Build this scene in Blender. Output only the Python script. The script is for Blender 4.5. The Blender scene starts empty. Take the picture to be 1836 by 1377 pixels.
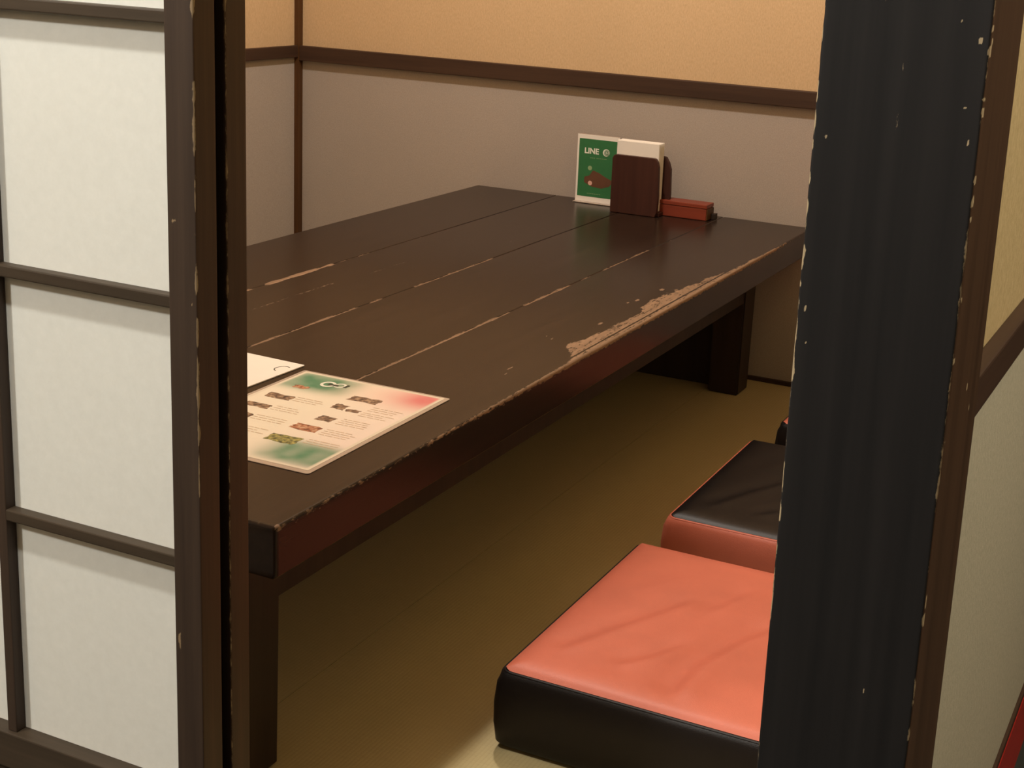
import bpy, bmesh, math, random
import numpy as np
from mathutils import Matrix, Vector

random.seed(7)
rng = np.random.RandomState(11)
scene = bpy.context.scene
COL = scene.collection

# ------------------------------------------------------------------ camera
CAM_H = 0.902
yaw, tilt, roll = -0.42345692, 0.24147704, 0.0512437
fpx, ppx, ppy = 2562.63, 1038.23, 531.26            # focal length and optical centre in photo pixels
cam_data = bpy.data.cameras.new('camera')
cam = bpy.data.objects.new('camera', cam_data)
COL.objects.link(cam)
fw = Vector((math.sin(yaw) * math.cos(tilt), math.cos(yaw) * math.cos(tilt), -math.sin(tilt)))
rt = Vector((math.cos(yaw), -math.sin(yaw), 0))
up = rt.cross(fw)
r2 = rt * math.cos(roll) + up * math.sin(roll)
u2 = -rt * math.sin(roll) + up * math.cos(roll)
cam.matrix_world = Matrix(((r2.x, u2.x, -fw.x, 0), (r2.y, u2.y, -fw.y, 0), (r2.z, u2.z, -fw.z, CAM_H), (0, 0, 0, 1)))
cam_data.sensor_fit = 'HORIZONTAL'
cam_data.sensor_width = 36
cam_data.lens = fpx / 1836 * 36
cam_data.shift_x = -(ppx - 918) / 1836
cam_data.shift_y = (ppy - 688.5) / 1836
cam_data.clip_start = 0.02
scene.camera = cam

# ------------------------------------------------------------------ light and exposure
world = bpy.data.worlds.new('world')
scene.world = world
world.use_nodes = True
world.node_tree.nodes['Background'].inputs[0].default_value = (1.0, 0.74, 0.48, 1)
world.node_tree.nodes['Background'].inputs[1].default_value = 0.008
scene.view_settings.view_transform = 'Standard'
scene.view_settings.look = 'None'
scene.view_settings.gamma = 1
scene.view_settings.exposure = 0.0
scene.view_settings.use_curve_mapping = False


def lamp(name, loc, color, watts, radius):
    d = bpy.data.lights.new(name, 'POINT')
    d.color = color
    d.energy = watts
    d.shadow_soft_size = radius
    o = bpy.data.objects.new(name, d)
    o.location = loc
    COL.objects.link(o)
    return o


lamp('room_lamp_light', (-1.12, 2.02, 1.93), (1.0, 0.90, 0.80), 70.0, 0.05)
lamp('corridor_lamp_light', (-0.845, 0.30, 2.16), (1.0, 0.985, 0.92), 80.0, 0.05)
lamp('entry_fill_light', (-2.0, -0.9, 2.16), (1.0, 0.99, 0.93), 150.0, 0.12)  # added fill lamp, brightens the doors and softens the rail shadows
lamp('side_lamp_light', (0.75, 1.35, 2.16), (1.0, 0.90, 0.72), 100.0, 0.05)

# ------------------------------------------------------------------ materials


def new_mat(name):
    m = bpy.data.materials.new(name)
    m.use_nodes = True
    nt = m.node_tree
    b = nt.nodes['Principled BSDF']
    return m, nt, b


def node(nt, kind, **kw):
    n = nt.nodes.new(kind)
    for k, v in kw.items():
        if hasattr(n, k):
            setattr(n, k, v)
        else:
            n.inputs[k.replace('_', ' ')].default_value = v
    return n


def coords(nt, scale=(1, 1, 1)):
    tc = nt.nodes.new('ShaderNodeTexCoord')
    mp = nt.nodes.new('ShaderNodeMapping')
    mp.inputs['Scale'].default_value = scale
    nt.links.new(tc.outputs['Object'], mp.inputs['Vector'])
    return mp.outputs['Vector']


def mix(nt, fac, a, b):
    n = nt.nodes.new('ShaderNodeMix')
    n.data_type = 'RGBA'
    for sock, v in ((n.inputs['Factor'], fac), (n.inputs['A'], a), (n.inputs['B'], b)):
        if isinstance(v, bpy.types.NodeSocket):
            nt.links.new(v, sock)
        elif isinstance(v, (int, float)):
            sock.default_value = v
        else:
            sock.default_value = (*v, 1)
    # A/B names repeat per data type: pick the colour sockets explicitly
    return n.outputs['Result']


def cmix(nt, fac, a, b):
    n = nt.nodes.new('ShaderNodeMix')
    n.data_type = 'RGBA'
    fs, As, Bs = n.inputs[0], n.inputs[6], n.inputs[7]
    for sock, v in ((fs, fac), (As, a), (Bs, b)):
        if isinstance(v, bpy.types.NodeSocket):
            nt.links.new(v, sock)
        elif isinstance(v, (int, float)):
            sock.default_value = v
        else:
            sock.default_value = (*v, 1)
    return n.outputs[2]


def noise(nt, vec, scale, detail=4, rough=0.6):
    n = nt.nodes.new('ShaderNodeTexNoise')
    n.inputs['Scale'].default_value = scale
    n.inputs['Detail'].default_value = detail
    n.inputs['Roughness'].default_value = rough
    nt.links.new(vec, n.inputs['Vector'])
    return n.outputs['Fac']


def ramp(nt, fac, stops):
    n = nt.nodes.new('ShaderNodeValToRGB')
    el = n.color_ramp.elements
    while len(el) < len(stops):
        el.new(0.5)
    for e, (p, c) in zip(el, stops):
        e.position = p
        e.color = (c, c, c, 1) if isinstance(c, (int, float)) else (*c, 1)
    nt.links.new(fac, n.inputs['Fac'])
    return n.outputs['Color']


def bump(nt, b, height, strength, dist=0.001):
    n = nt.nodes.new('ShaderNodeBump')
    n.inputs['Strength'].default_value = strength
    n.inputs['Distance'].default_value = dist
    nt.links.new(height, n.inputs['Height'])
    nt.links.new(n.outputs['Normal'], b.inputs['Normal'])


def wood(name, dark, light, rough=0.45, axis='Z', wear=None, wear_col=(0.42, 0.27, 0.14), spec=0.4, grain=1.0):
    m, nt, b = new_mat(name)
    sc = {'X': (2, 60, 60), 'Y': (60, 2, 60), 'Z': (60, 60, 2)}[axis]
    v = coords(nt, sc)
    g = noise(nt, v, 1.0, 6, 0.65)
    col = cmix(nt, ramp(nt, g, [(0.3, 0.0), (0.75, grain)]), dark, light)
    if wear:
        at = nt.nodes.new('ShaderNodeAttribute')
        at.attribute_name = wear
        g2 = noise(nt, coords(nt, {'X': (60, 300, 300), 'Y': (420, 95, 300), 'Z': (200, 200, 60)}[axis]), 1.0, 5, 0.7)
        mt = nt.nodes.new('ShaderNodeMath')
        mt.operation = 'MULTIPLY_ADD'
        nt.links.new(at.outputs['Fac'], mt.inputs[0])
        mt.inputs[1].default_value = 1.15
        sub = nt.nodes.new('ShaderNodeMath')
        sub.operation = 'MULTIPLY_ADD'
        nt.links.new(g2, sub.inputs[0])
        sub.inputs[1].default_value = 2.3
        sub.inputs[2].default_value = -1.33
        nt.links.new(sub.outputs[0], mt.inputs[2])
        mask = ramp(nt, mt.outputs[0], [(0.38, 0.0), (0.62, 1.0)])
        wc = cmix(nt, ramp(nt, g, [(0.3, 0.0), (0.7, 1.0)]), tuple(c * 0.62 for c in wear_col), wear_col)
        col = cmix(nt, mask, col, wc)
        rg = nt.nodes.new('ShaderNodeMapRange')
        nt.links.new(mask, rg.inputs[0])
        rg.inputs[3].default_value = rough
        rg.inputs[4].default_value = 0.75
        nt.links.new(rg.outputs[0], b.inputs['Roughness'])
    else:
        b.inputs['Roughness'].default_value = rough
    nt.links.new(col, b.inputs['Base Color'])
    b.inputs['Specular IOR Level'].default_value = spec
    bump(nt, b, g, 0.25, 0.0006)
    return m


def plain(name, col, rough=0.5, spec=0.4, var=0.12, nscale=40, bmp=0.0, metallic=0):
    m, nt, b = new_mat(name)
    v = coords(nt)
    g = noise(nt, v, nscale, 5)
    c = cmix(nt, g, tuple(x * (1 - var) for x in col), tuple(min(1, x * (1 + var)) for x in col))
    nt.links.new(c, b.inputs['Base Color'])
    b.inputs['Roughness'].default_value = rough
    b.inputs['Specular IOR Level'].default_value = spec
    b.inputs['Metallic'].default_value = metallic
    if bmp:
        bump(nt, b, g, bmp, 0.001)
    return m


def wallpaper(name, a, c, stretch=(1, 1, 1), bscale=420, strength=0.35, rough=0.9):
    m, nt, b = new_mat(name)
    v = coords(nt, stretch)
    big = noise(nt, v, 3.0, 3)
    fine = noise(nt, v, bscale, 3, 0.7)
    col = cmix(nt, ramp(nt, fine, [(0.3, 0.0), (0.7, 1.0)]), a, c)
    col = cmix(nt, ramp(nt, big, [(0.3, 0.0), (0.8, 0.25)]), col, tuple(x * 0.9 for x in a))
    nt.links.new(col, b.inputs['Base Color'])
    b.inputs['Roughness'].default_value = rough
    b.inputs['Specular IOR Level'].default_value = 0.15
    bump(nt, b, fine, strength, 0.0006)
    return m


def tatami(name):
    m, nt, b = new_mat(name)
    v = coords(nt)
    w = nt.nodes.new('ShaderNodeTexWave')
    w.wave_type = 'BANDS'
    w.bands_direction = 'X'
    w.inputs['Scale'].default_value = 62
    w.inputs['Distortion'].default_value = 0.4
    w.inputs['Detail'].default_value = 1
    nt.links.new(v, w.inputs['Vector'])
    straw = noise(nt, coords(nt, (40, 700, 1)), 1.0, 4, 0.7)
    big = noise(nt, v, 5.0, 3)
    col = cmix(nt, straw, (0.38, 0.305, 0.155), (0.56, 0.45, 0.24))
    col = cmix(nt, ramp(nt, big, [(0.3, 0.0), (0.8, 0.4)]), col, (0.40, 0.33, 0.15))
    col = cmix(nt, ramp(nt, w.outputs['Fac'], [(0.0, 0.14), (0.35, 0.0)]), col, (0.26, 0.19, 0.08))
    nt.links.new(col, b.inputs['Base Color'])
    b.inputs['Roughness'].default_value = 0.6
    b.inputs['Specular IOR Level'].default_value = 0.25
    bump(nt, b, w.outputs['Fac'], 0.15, 0.0005)
    return m


def leather(name, col, rough=0.42, spec=0.45, bmp=0.2):
    m, nt, b = new_mat(name)
    v = coords(nt)
    g = noise(nt, v, 9, 4)
    vo = nt.nodes.new('ShaderNodeTexVoronoi')
    vo.inputs['Scale'].default_value = 650
    nt.links.new(v, vo.inputs['Vector'])
    c = cmix(nt, ramp(nt, g, [(0.3, 0.0), (0.75, 1.0)]), tuple(x * 0.9 for x in col), tuple(min(1, x * 1.06) for x in col))
    nt.links.new(c, b.inputs['Base Color'])
    b.inputs['Roughness'].default_value = rough
    b.inputs['Specular IOR Level'].default_value = spec
    bump(nt, b, vo.outputs['Distance'], bmp, 0.0004)
    return m


def vertex_print(name, rough=0.35):
    m, nt, b = new_mat(name)
    at = nt.nodes.new('ShaderNodeAttribute')
    at.attribute_name = 'print'
    g = noise(nt, coords(nt), 60, 3)
    c = cmix(nt, ramp(nt, g, [(0.35, 0.0), (0.8, 0.08)]), at.outputs['Color'], (0.75, 0.68, 0.58))
    nt.links.new(c, b.inputs['Base Color'])
    b.inputs['Roughness'].default_value = rough
    b.inputs['Specular IOR Level'].default_value = 0.3
    return m


def photo_mat(name, a, c, d):
    m, nt, b = new_mat(name)
    g = noise(nt, coords(nt), 170, 3)
    col = ramp(nt, g, [(0.34, a), (0.5, c), (0.66, d)])
    nt.links.new(col, b.inputs['Base Color'])
    b.inputs['Roughness'].default_value = 0.35
    return m


M_POST = wood('blackened_wood', (0.0075, 0.0072, 0.0075), (0.017, 0.0155, 0.015), 0.6, 'Z', wear='wear', wear_col=(0.42, 0.33, 0.20), spec=0.25)
M_JAMB = wood('brown_jamb_lit_stile_wood', (0.040, 0.020, 0.010), (0.080, 0.042, 0.022), 0.5, 'Z', wear='wear', wear_col=(0.42, 0.33, 0.20), spec=0.3)
M_FRAME = wood('dark_lattice_wood', (0.030, 0.019, 0.013), (0.064, 0.041, 0.027), 0.5, 'Z', wear='wear', wear_col=(0.32, 0.22, 0.12), spec=0.3)
M_RAIL = wood('dark_lattice_wood_rail', (0.034, 0.024, 0.015), (0.070, 0.049, 0.031), 0.5, 'X', spec=0.3)
M_TRIM = wood('dark_trim_wood', (0.035, 0.018, 0.011), (0.065, 0.034, 0.020), 0.55, 'X', spec=0.3)
M_TRIMY = wood('dark_trim_wood_side', (0.035, 0.018, 0.011), (0.065, 0.034, 0.020), 0.55, 'Y', spec=0.3)
M_TRIMZ = wood('dark_corner_wood', (0.05, 0.020, 0.005), (0.10, 0.042, 0.012), 0.55, 'Z', spec=0.3)
M_TABLE = wood('dark_stained_plank', (0.0145, 0.0078, 0.0052), (0.028, 0.0162, 0.0110), 0.25, 'Y', wear='wear', wear_col=(0.31, 0.20, 0.125), spec=0.19, grain=0.9)
M_TLEG = wood('dark_stained_leg', (0.020, 0.012, 0.009), (0.040, 0.024, 0.016), 0.5, 'Z', spec=0.3)
M_UPPER = wallpaper('tan_woven_wallpaper', (0.52, 0.365, 0.205), (0.64, 0.46, 0.275), (1, 1, 0.35))
M_DADO = wallpaper('grey_brown_wallpaper', (0.355, 0.305, 0.262), (0.435, 0.375, 0.325), (1, 1, 1))
M_SIDE_UP = wallpaper('sand_plaster', (0.44, 0.34, 0.17), (0.56, 0.44, 0.24), (1, 1, 1), 120, 0.7)
M_SIDE_LOW = wallpaper('grey_textured_wallpaper', (0.42, 0.40, 0.30), (0.52, 0.49, 0.38), (1, 1, 1), 160, 0.6)
M_PAPER = wallpaper('shoji_paper', (0.70, 0.70, 0.645), (0.74, 0.74, 0.685), (1, 1, 1), 90, 0.1, 0.8)
M_TATAMI = tatami('straw_mat')
M_CORR = plain('corridor_carpet', (0.03, 0.035, 0.03), 0.8, 0.2, 0.3, 90, 0.4)
M_CEIL = plain('ceiling_board', (0.24, 0.18, 0.125), 0.8, 0.2)
M_RED = leather('red_vinyl', (0.52, 0.135, 0.082), 0.46, 0.35)
M_BLACK = leather('black_vinyl', (0.008, 0.0055, 0.005), 0.42, 0.25)
M_PAPERW = plain('white_paper', (0.80, 0.76, 0.70), 0.7, 0.2, 0.03)
M_CLEAR, _nt, _b = new_mat('clear_plastic')
_b.inputs['Base Color'].default_value = (0.62, 0.52, 0.44, 1)
_b.inputs['Roughness'].default_value = 0.18
_b.inputs['Transmission Weight'].default_value = 0.35
_g = noise(_nt, coords(_nt), 30, 2)
bump(_nt, _b, _g, 0.1, 0.0005)
M_HOLDER = wood('dark_brown_wood', (0.035, 0.011, 0.008), (0.062, 0.022, 0.015), 0.45, 'Z', spec=0.35)
M_BOX = wood('red_brown_wood', (0.17, 0.028, 0.014), (0.25, 0.048, 0.024), 0.4, 'X', spec=0.4)
M_BOXEND = wood('end_grain_wood', (0.07, 0.030, 0.008), (0.10, 0.045, 0.014), 0.5, 'X', spec=0.3)
M_GREEN = plain('green_print', (0.035, 0.165, 0.062), 0.35, 0.4, 0.12, 60)
M_BROWNP = plain('brown_print', (0.13, 0.06, 0.035), 0.35, 0.4)
M_WHITEP = plain('white_print', (0.74, 0.76, 0.66), 0.4, 0.3, 0.03)
M_PALEG = plain('pale_green_print', (0.26, 0.38, 0.20), 0.4, 0.3, 0.1)
M_PINKP = plain('pink_print', (0.70, 0.42, 0.34), 0.4, 0.3, 0.05)
M_INK = plain('dark_ink', (0.04, 0.05, 0.04), 0.4, 0.3)
M_TEXT = plain('pale_brown_ink', (0.62, 0.47, 0.33), 0.4, 0.3)
M_PRINT = vertex_print('menu_print')
M_REDB = plain('red_lacquer', (0.42, 0.022, 0.015), 0.35, 0.5, 0.1)
M_SHADE = plain('paper_shade', (0.8, 0.72, 0.58), 0.8, 0.2)
M_METAL = plain('dark_metal', (0.05, 0.05, 0.05), 0.4, 0.5, metallic=0.8)
P_A = photo_mat('dish_photo_brown', (0.03, 0.02, 0.015), (0.20, 0.12, 0.08), (0.42, 0.30, 0.19))
P_B = photo_mat('dish_photo_red', (0.10, 0.03, 0.015), (0.42, 0.16, 0.08), (0.55, 0.38, 0.25))
P_C = photo_mat('dish_photo_green', (0.02, 0.03, 0.01), (0.20, 0.20, 0.06), (0.45, 0.40, 0.12))

# ------------------------------------------------------------------ helpers


def link(name, me, mat, parent=None, loc=None, rot=None):
    o = bpy.data.objects.new(name, me)
    COL.objects.link(o)
    for m in (mat if isinstance(mat, (list, tuple)) else [mat]):
        me.materials.append(m)
    if loc is not None:
        o.location = loc
    if rot is not None:
        o.rotation_euler = rot
    if parent is not None:
        o.parent = parent
    return o


def tag(o, label=None, cat=None, group=None, kind=None):
    for k, v in (('label', label), ('category', cat), ('group', group), ('kind', kind)):
        if v:
            o[k] = v
    return o


def thing(name, loc, label, cat, rz=0, group=None, kind=None):
    o = bpy.data.objects.new(name, None)
    COL.objects.link(o)
    o.location = loc
    o.rotation_euler = (0, 0, rz)
    o.empty_display_size = 0.05
    return tag(o, label, cat, group, kind)


def bm_box(bm, x0, x1, y0, y1, z0, z1, mi=0):
    vs = [bm.verts.new(p) for p in ((x0, y0, z0), (x1, y0, z0), (x1, y1, z0), (x0, y1, z0), (x0, y0, z1), (x1, y0, z1), (x1, y1, z1), (x0, y1, z1))]
    for idx in ((0, 3, 2, 1), (4, 5, 6, 7), (0, 1, 5, 4), (1, 2, 6, 5), (2, 3, 7, 6), (3, 0, 4, 7)):
        f = bm.faces.new([vs[i] for i in idx])
        f.material_index = mi
    return vs


def box_mesh(name, boxes, bevel=0.0, seg=2):
    bm = bmesh.new()
    for b in boxes:
        bm_box(bm, *b)
    if bevel:
        bmesh.ops.bevel(bm, geom=list(bm.edges), offset=bevel, segments=seg, affect='EDGES', profile=0.6)
    me = bpy.data.meshes.new(name)
    bm.to_mesh(me)
    bm.free()
    return me


def boxo(name, boxes, mat, parent=None, bevel=0.0, loc=None, rot=None, seg=2):
    return link(name, box_mesh(name, boxes, bevel, seg), mat, parent, loc, rot)


def prism(name, outline, z0, z1, bevel=0.0, axis='Z', seg=2):
    """outline (2D) extruded; axis Z: xy outline; axis Y: xz outline from y=z0..z1"""
    bm = bmesh.new()
    def P(a, b, c):
        return (a, b, c) if axis == 'Z' else (a, c, b)
    lo = [bm.verts.new(P(a, b, z0)) for a, b in outline]
    hi = [bm.verts.new(P(a, b, z1)) for a, b in outline]
    n = len(outline)
    bm.faces.new(lo[::-1])
    bm.faces.new(hi)
    for i in range(n):
        bm.faces.new((lo[i], lo[(i + 1) % n], hi[(i + 1) % n], hi[i]))
    bmesh.ops.recalc_face_normals(bm, faces=bm.faces)
    if bevel:
        es = [e for e in bm.edges if (e.verts[0] in lo) == (e.verts[1] in lo)]
        bmesh.ops.bevel(bm, geom=es, offset=bevel, segments=seg, affect='EDGES', profile=0.6)
    me = bpy.data.meshes.new(name)
    bm.to_mesh(me)
    bm.free()
    return me


def smooth(o, angle=40):
    for p in o.data.polygons:
        p.use_smooth = True
    try:
        o.data.set_sharp_from_angle(angle=math.radians(angle))
    except Exception:
        pass
    return o


def vnoise(x, y, seed=0):
    """value noise on arrays, 0..1"""
    x = np.asarray(x, float)
    y = np.asarray(y, float)
    xi = np.floor(x).astype(int)
    yi = np.floor(y).astype(int)
    fx = x - xi
    fy = y - yi
    fx = fx * fx * (3 - 2 * fx)
    fy = fy * fy * (3 - 2 * fy)
    def h(a, b):
        n = (a * 374761393 + b * 668265263 + seed * 974634777) & 0x7fffffff
        n = ((n ^ (n >> 13)) * 1274126177) & 0x7fffffff
        return ((n ^ (n >> 16)) & 0xffff) / 65535.0
    return (h(xi, yi) * (1 - fx) + h(xi + 1, yi) * fx) * (1 - fy) + (h(xi, yi + 1) * (1 - fx) + h(xi + 1, yi + 1) * fx) * fy


def sweep(name, prof, stations, axis, wearfn=None, warp=None, mat=None, parent=None, endcap=True):
    """closed 2D profile swept straight along an axis; float attribute 'wear' per vertex"""
    prof = np.array(prof, float)
    n, m = len(prof), len(stations)
    S = np.repeat(np.array(stations, float), n)
    A = np.tile(prof[:, 0], m)
    B = np.tile(prof[:, 1], m)
    if axis == 'Z':
        P = np.stack([A, B, S], 1)
    elif axis == 'Y':
        P = np.stack([A, S, B], 1)
    else:
        P = np.stack([S, A, B], 1)
    if warp is not None:
        P = warp(P)
    faces = []
    for j in range(m - 1):
        for i in range(n):
            k = (i + 1) % n
            faces.append((j * n + i, j * n + k, (j + 1) * n + k, (j + 1) * n + i))
    if endcap:
        faces.append(tuple(range(n))[::-1])
        faces.append(tuple(range((m - 1) * n, m * n)))
    me = bpy.data.meshes.new(name)
    me.from_pydata(P.tolist(), [], faces)
    me.update()
    bm = bmesh.new()
    bm.from_mesh(me)
    bmesh.ops.recalc_face_normals(bm, faces=bm.faces)
    bm.to_mesh(me)
    bm.free()
    if wearfn is not None:
        w = wearfn(P)
        at = me.attributes.new('wear', 'FLOAT', 'POINT')
        at.data.foreach_set('value', np.clip(w, 0, 1).astype(np.float32))
    o = link(name, me, mat, parent)
    for p in me.polygons:
        p.use_smooth = True
    try:
        me.set_sharp_from_angle(angle=math.radians(35))
    except Exception:
        pass
    return o


def rrect(x0, x1, y0, y1, r, step=0.003):
    """rounded rectangle outline, counter clockwise, with points every step"""
    pts = []
    def seg(a, b):
        L = math.dist(a, b)
        k = max(1, int(L / step))
        for i in range(k):
            pts.append((a[0] + (b[0] - a[0]) * i / k, a[1] + (b[1] - a[1]) * i / k))
    def arc(cx, cy, a0):
        for i in range(4):
            a = a0 + math.pi / 2 * i / 4
            pts.append((cx + r * math.cos(a), cy + r * math.sin(a)))
    seg((x0 + r, y0), (x1 - r, y0)); arc(x1 - r, y0 + r, -math.pi / 2)
    seg((x1, y0 + r), (x1, y1 - r)); arc(x1 - r, y1 - r, 0)
    seg((x1 - r, y1), (x0 + r, y1)); arc(x0 + r, y1 - r, math.pi / 2)
    seg((x0, y1 - r), (x0, y0 + r)); arc(x0 + r, y0 + r, math.pi)
    return pts


def blobs(P, lst, ia, ib):
    w = np.zeros(len(P))
    for a, b, ra, rb in lst:
        d = ((P[:, ia] - a) / ra) ** 2 * (1 + 1.2 * vnoise(P[:, ib] * 700, P[:, ia] * 500, 77)) + ((P[:, ib] - b) / rb) ** 2 * (1 + 0.8 * vnoise(P[:, ib] * 500, P[:, ia] * 700, 78))
        w = np.maximum(w, np.clip(1.45 - d, 0, 1))
    return w

# ------------------------------------------------------------------ the room
YB, XL = 2.886, -2.075          # back wall plane, left wall plane
CEIL = 2.30
FLOOR_OUT = -0.11


def wall_mesh(name, boxes):
    bm = bmesh.new()
    for b in boxes:
        bm_box(bm, *b)
    me = bpy.data.meshes.new(name)
    bm.to_mesh(me)
    bm.free()
    return me


o = link('wall_back', wall_mesh('wall_back', [(XL - 0.1, -0.21, YB, YB + 0.1, 0.613, CEIL, 0), (XL - 0.1, -0.21, YB, YB + 0.1, -0.15, 0.613, 1)]), [M_UPPER, M_DADO])
tag(o, 'back wall, tan woven paper above the dark rail and grey brown paper below it', 'wall', kind='structure')
o = link('wall_left', wall_mesh('wall_left', [(XL - 0.1, XL, 0.9, YB, 0.613, CEIL, 0), (XL - 0.1, XL, 0.9, YB, -0.15, 0.613, 1)]), [M_UPPER, M_DADO])
tag(o, 'left wall of the booth seen as a narrow strip beside the sliding door', 'wall', kind='structure')
# partition right of the booth; its outer face is turned very slightly
o = link('wall_right', wall_mesh('wall_right', [(-0.07, 0.0, 0.0, 4.2, 0.0, CEIL - 0.60, 0), (-0.07, 0.0, 0.0, 4.2, -0.71, 0.0, 1)]), [M_SIDE_UP, M_SIDE_LOW], loc=(-0.156, 1.022, 0.60), rot=(0, 0, math.radians(-0.8)))
tag(o, 'wall right of the black pillar, sand coloured above its rail and grey below', 'wall', kind='structure')
# front: blind wall left of the doors and the wall above the opening
o = link('wall_front', wall_mesh('wall_front', [(XL - 0.1, -1.44, 0.895, 0.975, FLOOR_OUT, CEIL, 0), (-1.44, -0.247, 0.895, 0.975, 1.83, CEIL, 0)]), [M_UPPER])
tag(o, kind='structure')

# floors
bm = bmesh.new()
bm_box(bm, XL, -0.9408, 0.975, YB, -0.10, 0.0)
bm_box(bm, -0.9400, -0.245, 0.975, YB, -0.10, -0.0004)
bm_box(bm, -0.945, -0.936, 0.975, YB, -0.10, -0.0025)
me = bpy.data.meshes.new('floor'); bm.to_mesh(me); bm.free()
tag(link('floor', me, M_TATAMI), 'straw mat floor of the booth under the low table', 'floor', kind='structure')
tag(boxo('floor_corridor', [(-3.2, 2.2, -1.6, 5.2, FLOOR_OUT - 0.05, FLOOR_OUT)], M_CORR), kind='structure')
tag(boxo('ceiling', [(-3.2, 2.2, -1.6, 5.2, CEIL, CEIL + 0.05)], M_CEIL), kind='structure')
tag(boxo('wall_corridor', [(-3.2, 2.2, -1.7, -1.6, FLOOR_OUT, CEIL), (2.2, 2.3, -1.6, 5.2, FLOOR_OUT, CEIL), (-3.3, -3.2, -1.6, 5.2, FLOOR_OUT, CEIL), (-3.2, 2.2, 5.2, 5.3, FLOOR_OUT, CEIL)], M_CEIL), kind='structure')

# rails and trims
tag(boxo('trim_1', [(-2.064, -0.226, YB - 0.015, YB, 0.5965, 0.6320)], M_TRIM, bevel=0.002), 'dark rail running along the back wall above the table', 'trim', kind='structure')
tag(boxo('trim_2', [(XL, XL + 0.012, 0.98, YB - 0.019, 0.6045, 0.6325)], M_TRIMY, bevel=0.002), 'dark rail on the narrow strip of left wall', 'trim', kind='structure')
tag(boxo('trim_3', [(XL, -2.0635, YB - 0.019, YB, 0.0, CEIL)], M_TRIMZ, bevel=0.001), 'thin dark batten standing in the far left corner', 'trim', kind='structure')
tag(boxo('trim_4', [(0.0, 0.014, 0.0, 4.2, -0.020, 0.0115)], M_TRIMY, bevel=0.002, loc=(-0.156, 1.022, 0.60), rot=(0, 0, math.radians(-0.8))), 'dark rail on the wall right of the black pillar', 'trim', kind='structure')
tag(boxo('shadow_gap_strip_back', [(XL, -0.226, YB - 0.010, YB, 0.0, 0.008)], M_TRIM), kind='structure')  # dark strip drawn in place of the shadow gap between wall and floor
tag(boxo('baseboard_left', [(XL, XL + 0.010, 0.975, YB - 0.01, 0.0, 0.008)], M_TRIMY), kind='structure')
bm = bmesh.new()
bm_box(bm, 0.0, 0.004, 0.0, 4.2, -0.612, -0.602, 0)
bm_box(bm, 0.0, 0.005, 0.0, 4.2, -0.71, -0.612, 1)
me = bpy.data.meshes.new('baseboard_right'); bm.to_mesh(me); bm.free()
tag(link('baseboard_right', me, [M_TRIMY, M_REDB], loc=(-0.156, 1.022, 0.60), rot=(0, 0, math.radians(-0.8))), 'red lacquered skirting with a dark top edge at the lower right', 'baseboard', kind='structure')
tag(boxo('trim_5', [(-1.44, -0.2475, 0.89, 0.975, -0.10, 0.0)], M_TRIM, bevel=0.002), 'dark threshold the sliding doors run on', 'trim', kind='structure')
tag(boxo('trim_6', [(-1.44, -0.2475, 0.89, 0.975, 1.765, 1.83)], M_TRIM, bevel=0.002), 'dark head beam over the opening', 'trim', kind='structure')

# ------------------------------------------------------------------ corner pillar
PIL = [(-0.246, z, a, b) for z, a, b in ((0.818, .0012, .012), (0.800, .0015, .012), (0.784, .0012, .006), (0.762, .0012, .008), (0.743, .0016, .009), (0.713, .003, .009), (0.706, .002, .008), (0.691, .0015, .006), (0.652, .001, .03), (0.631, .0025, .016), (0.557, .0010, .02), (0.529, .0018, .012), (0.855, .0008, .01), (0.46, .0008, .02))]
PIL += [(-0.141, z, a, b) for z, a, b in ((0.865, .0015, .005), (0.851, .0035, .007), (0.822, .0035, .004), (0.814, .003, .006), (0.772, .002, .005), (0.758, .0025, .007), (0.747, .0015, .004), (0.695, .0015, .003), (0.655, .002, .004), (0.600, .001, .003), (0.474, .003, .010), (0.487, .0012, .014), (0.51, .0006, .03))]
PIL = [(x_, z_, a_ * 0.75, b_ * 0.7) for x_, z_, a_, b_ in PIL]
PIL += [(-0.1475, 0.857, .0018, .0032), (-0.241, 0.675, .0016, .0016), (-0.176, 0.413, .001, .003), (-0.1525, 0.816, .0014, .002), (-0.148, 0.795, .001, .0016), (-0.238, 0.79, .0008, .0009), (-0.160, 0.868, .001, .001), (-0.2385, 0.652, .001, .001)]
PILS = [(0.905, 0.857, .004, .003), (0.904, 0.758, .003, .004), (0.97, 0.62, .003, .004), (0.99, 0.60, .002, .003)]


def pillar_wear(P):
    front = P[:, 1] < 0.9045
    w = np.where(front, blobs(P, PIL, 0, 2), 0)
    side = P[:, 0] > -0.1445
    w = np.maximum(w, np.where(side, blobs(P, PILS, 1, 2), 0))
    ed = np.minimum(np.hypot(P[:, 0] + 0.2465, P[:, 1] - 0.9), np.hypot(P[:, 0] + 0.1415, P[:, 1] - 0.9))
    n = vnoise(P[:, 2] * 90, P[:, 0] * 40, 3) * vnoise(P[:, 2] * 17, P[:, 0] * 9, 5)
    w = np.maximum(w, np.clip((0.0022 - ed) / 0.0016, 0, 1) * np.clip(n * 2.2 - 0.15, 0, 0.62))
    # two faint lengthways scratches
    for x0, a in ((-0.1945, 0.34), (-0.2085, 0.28)):
        xx = x0 + 0.0015 * np.sin(P[:, 2] * 9)
        w = np.maximum(w, np.where(front, np.clip(1 - np.abs(P[:, 0] - xx) / 0.0022, 0, 1) * a * np.clip((P[:, 2] - 0.62) * 5, 0, 1), 0))
    return w


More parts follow.
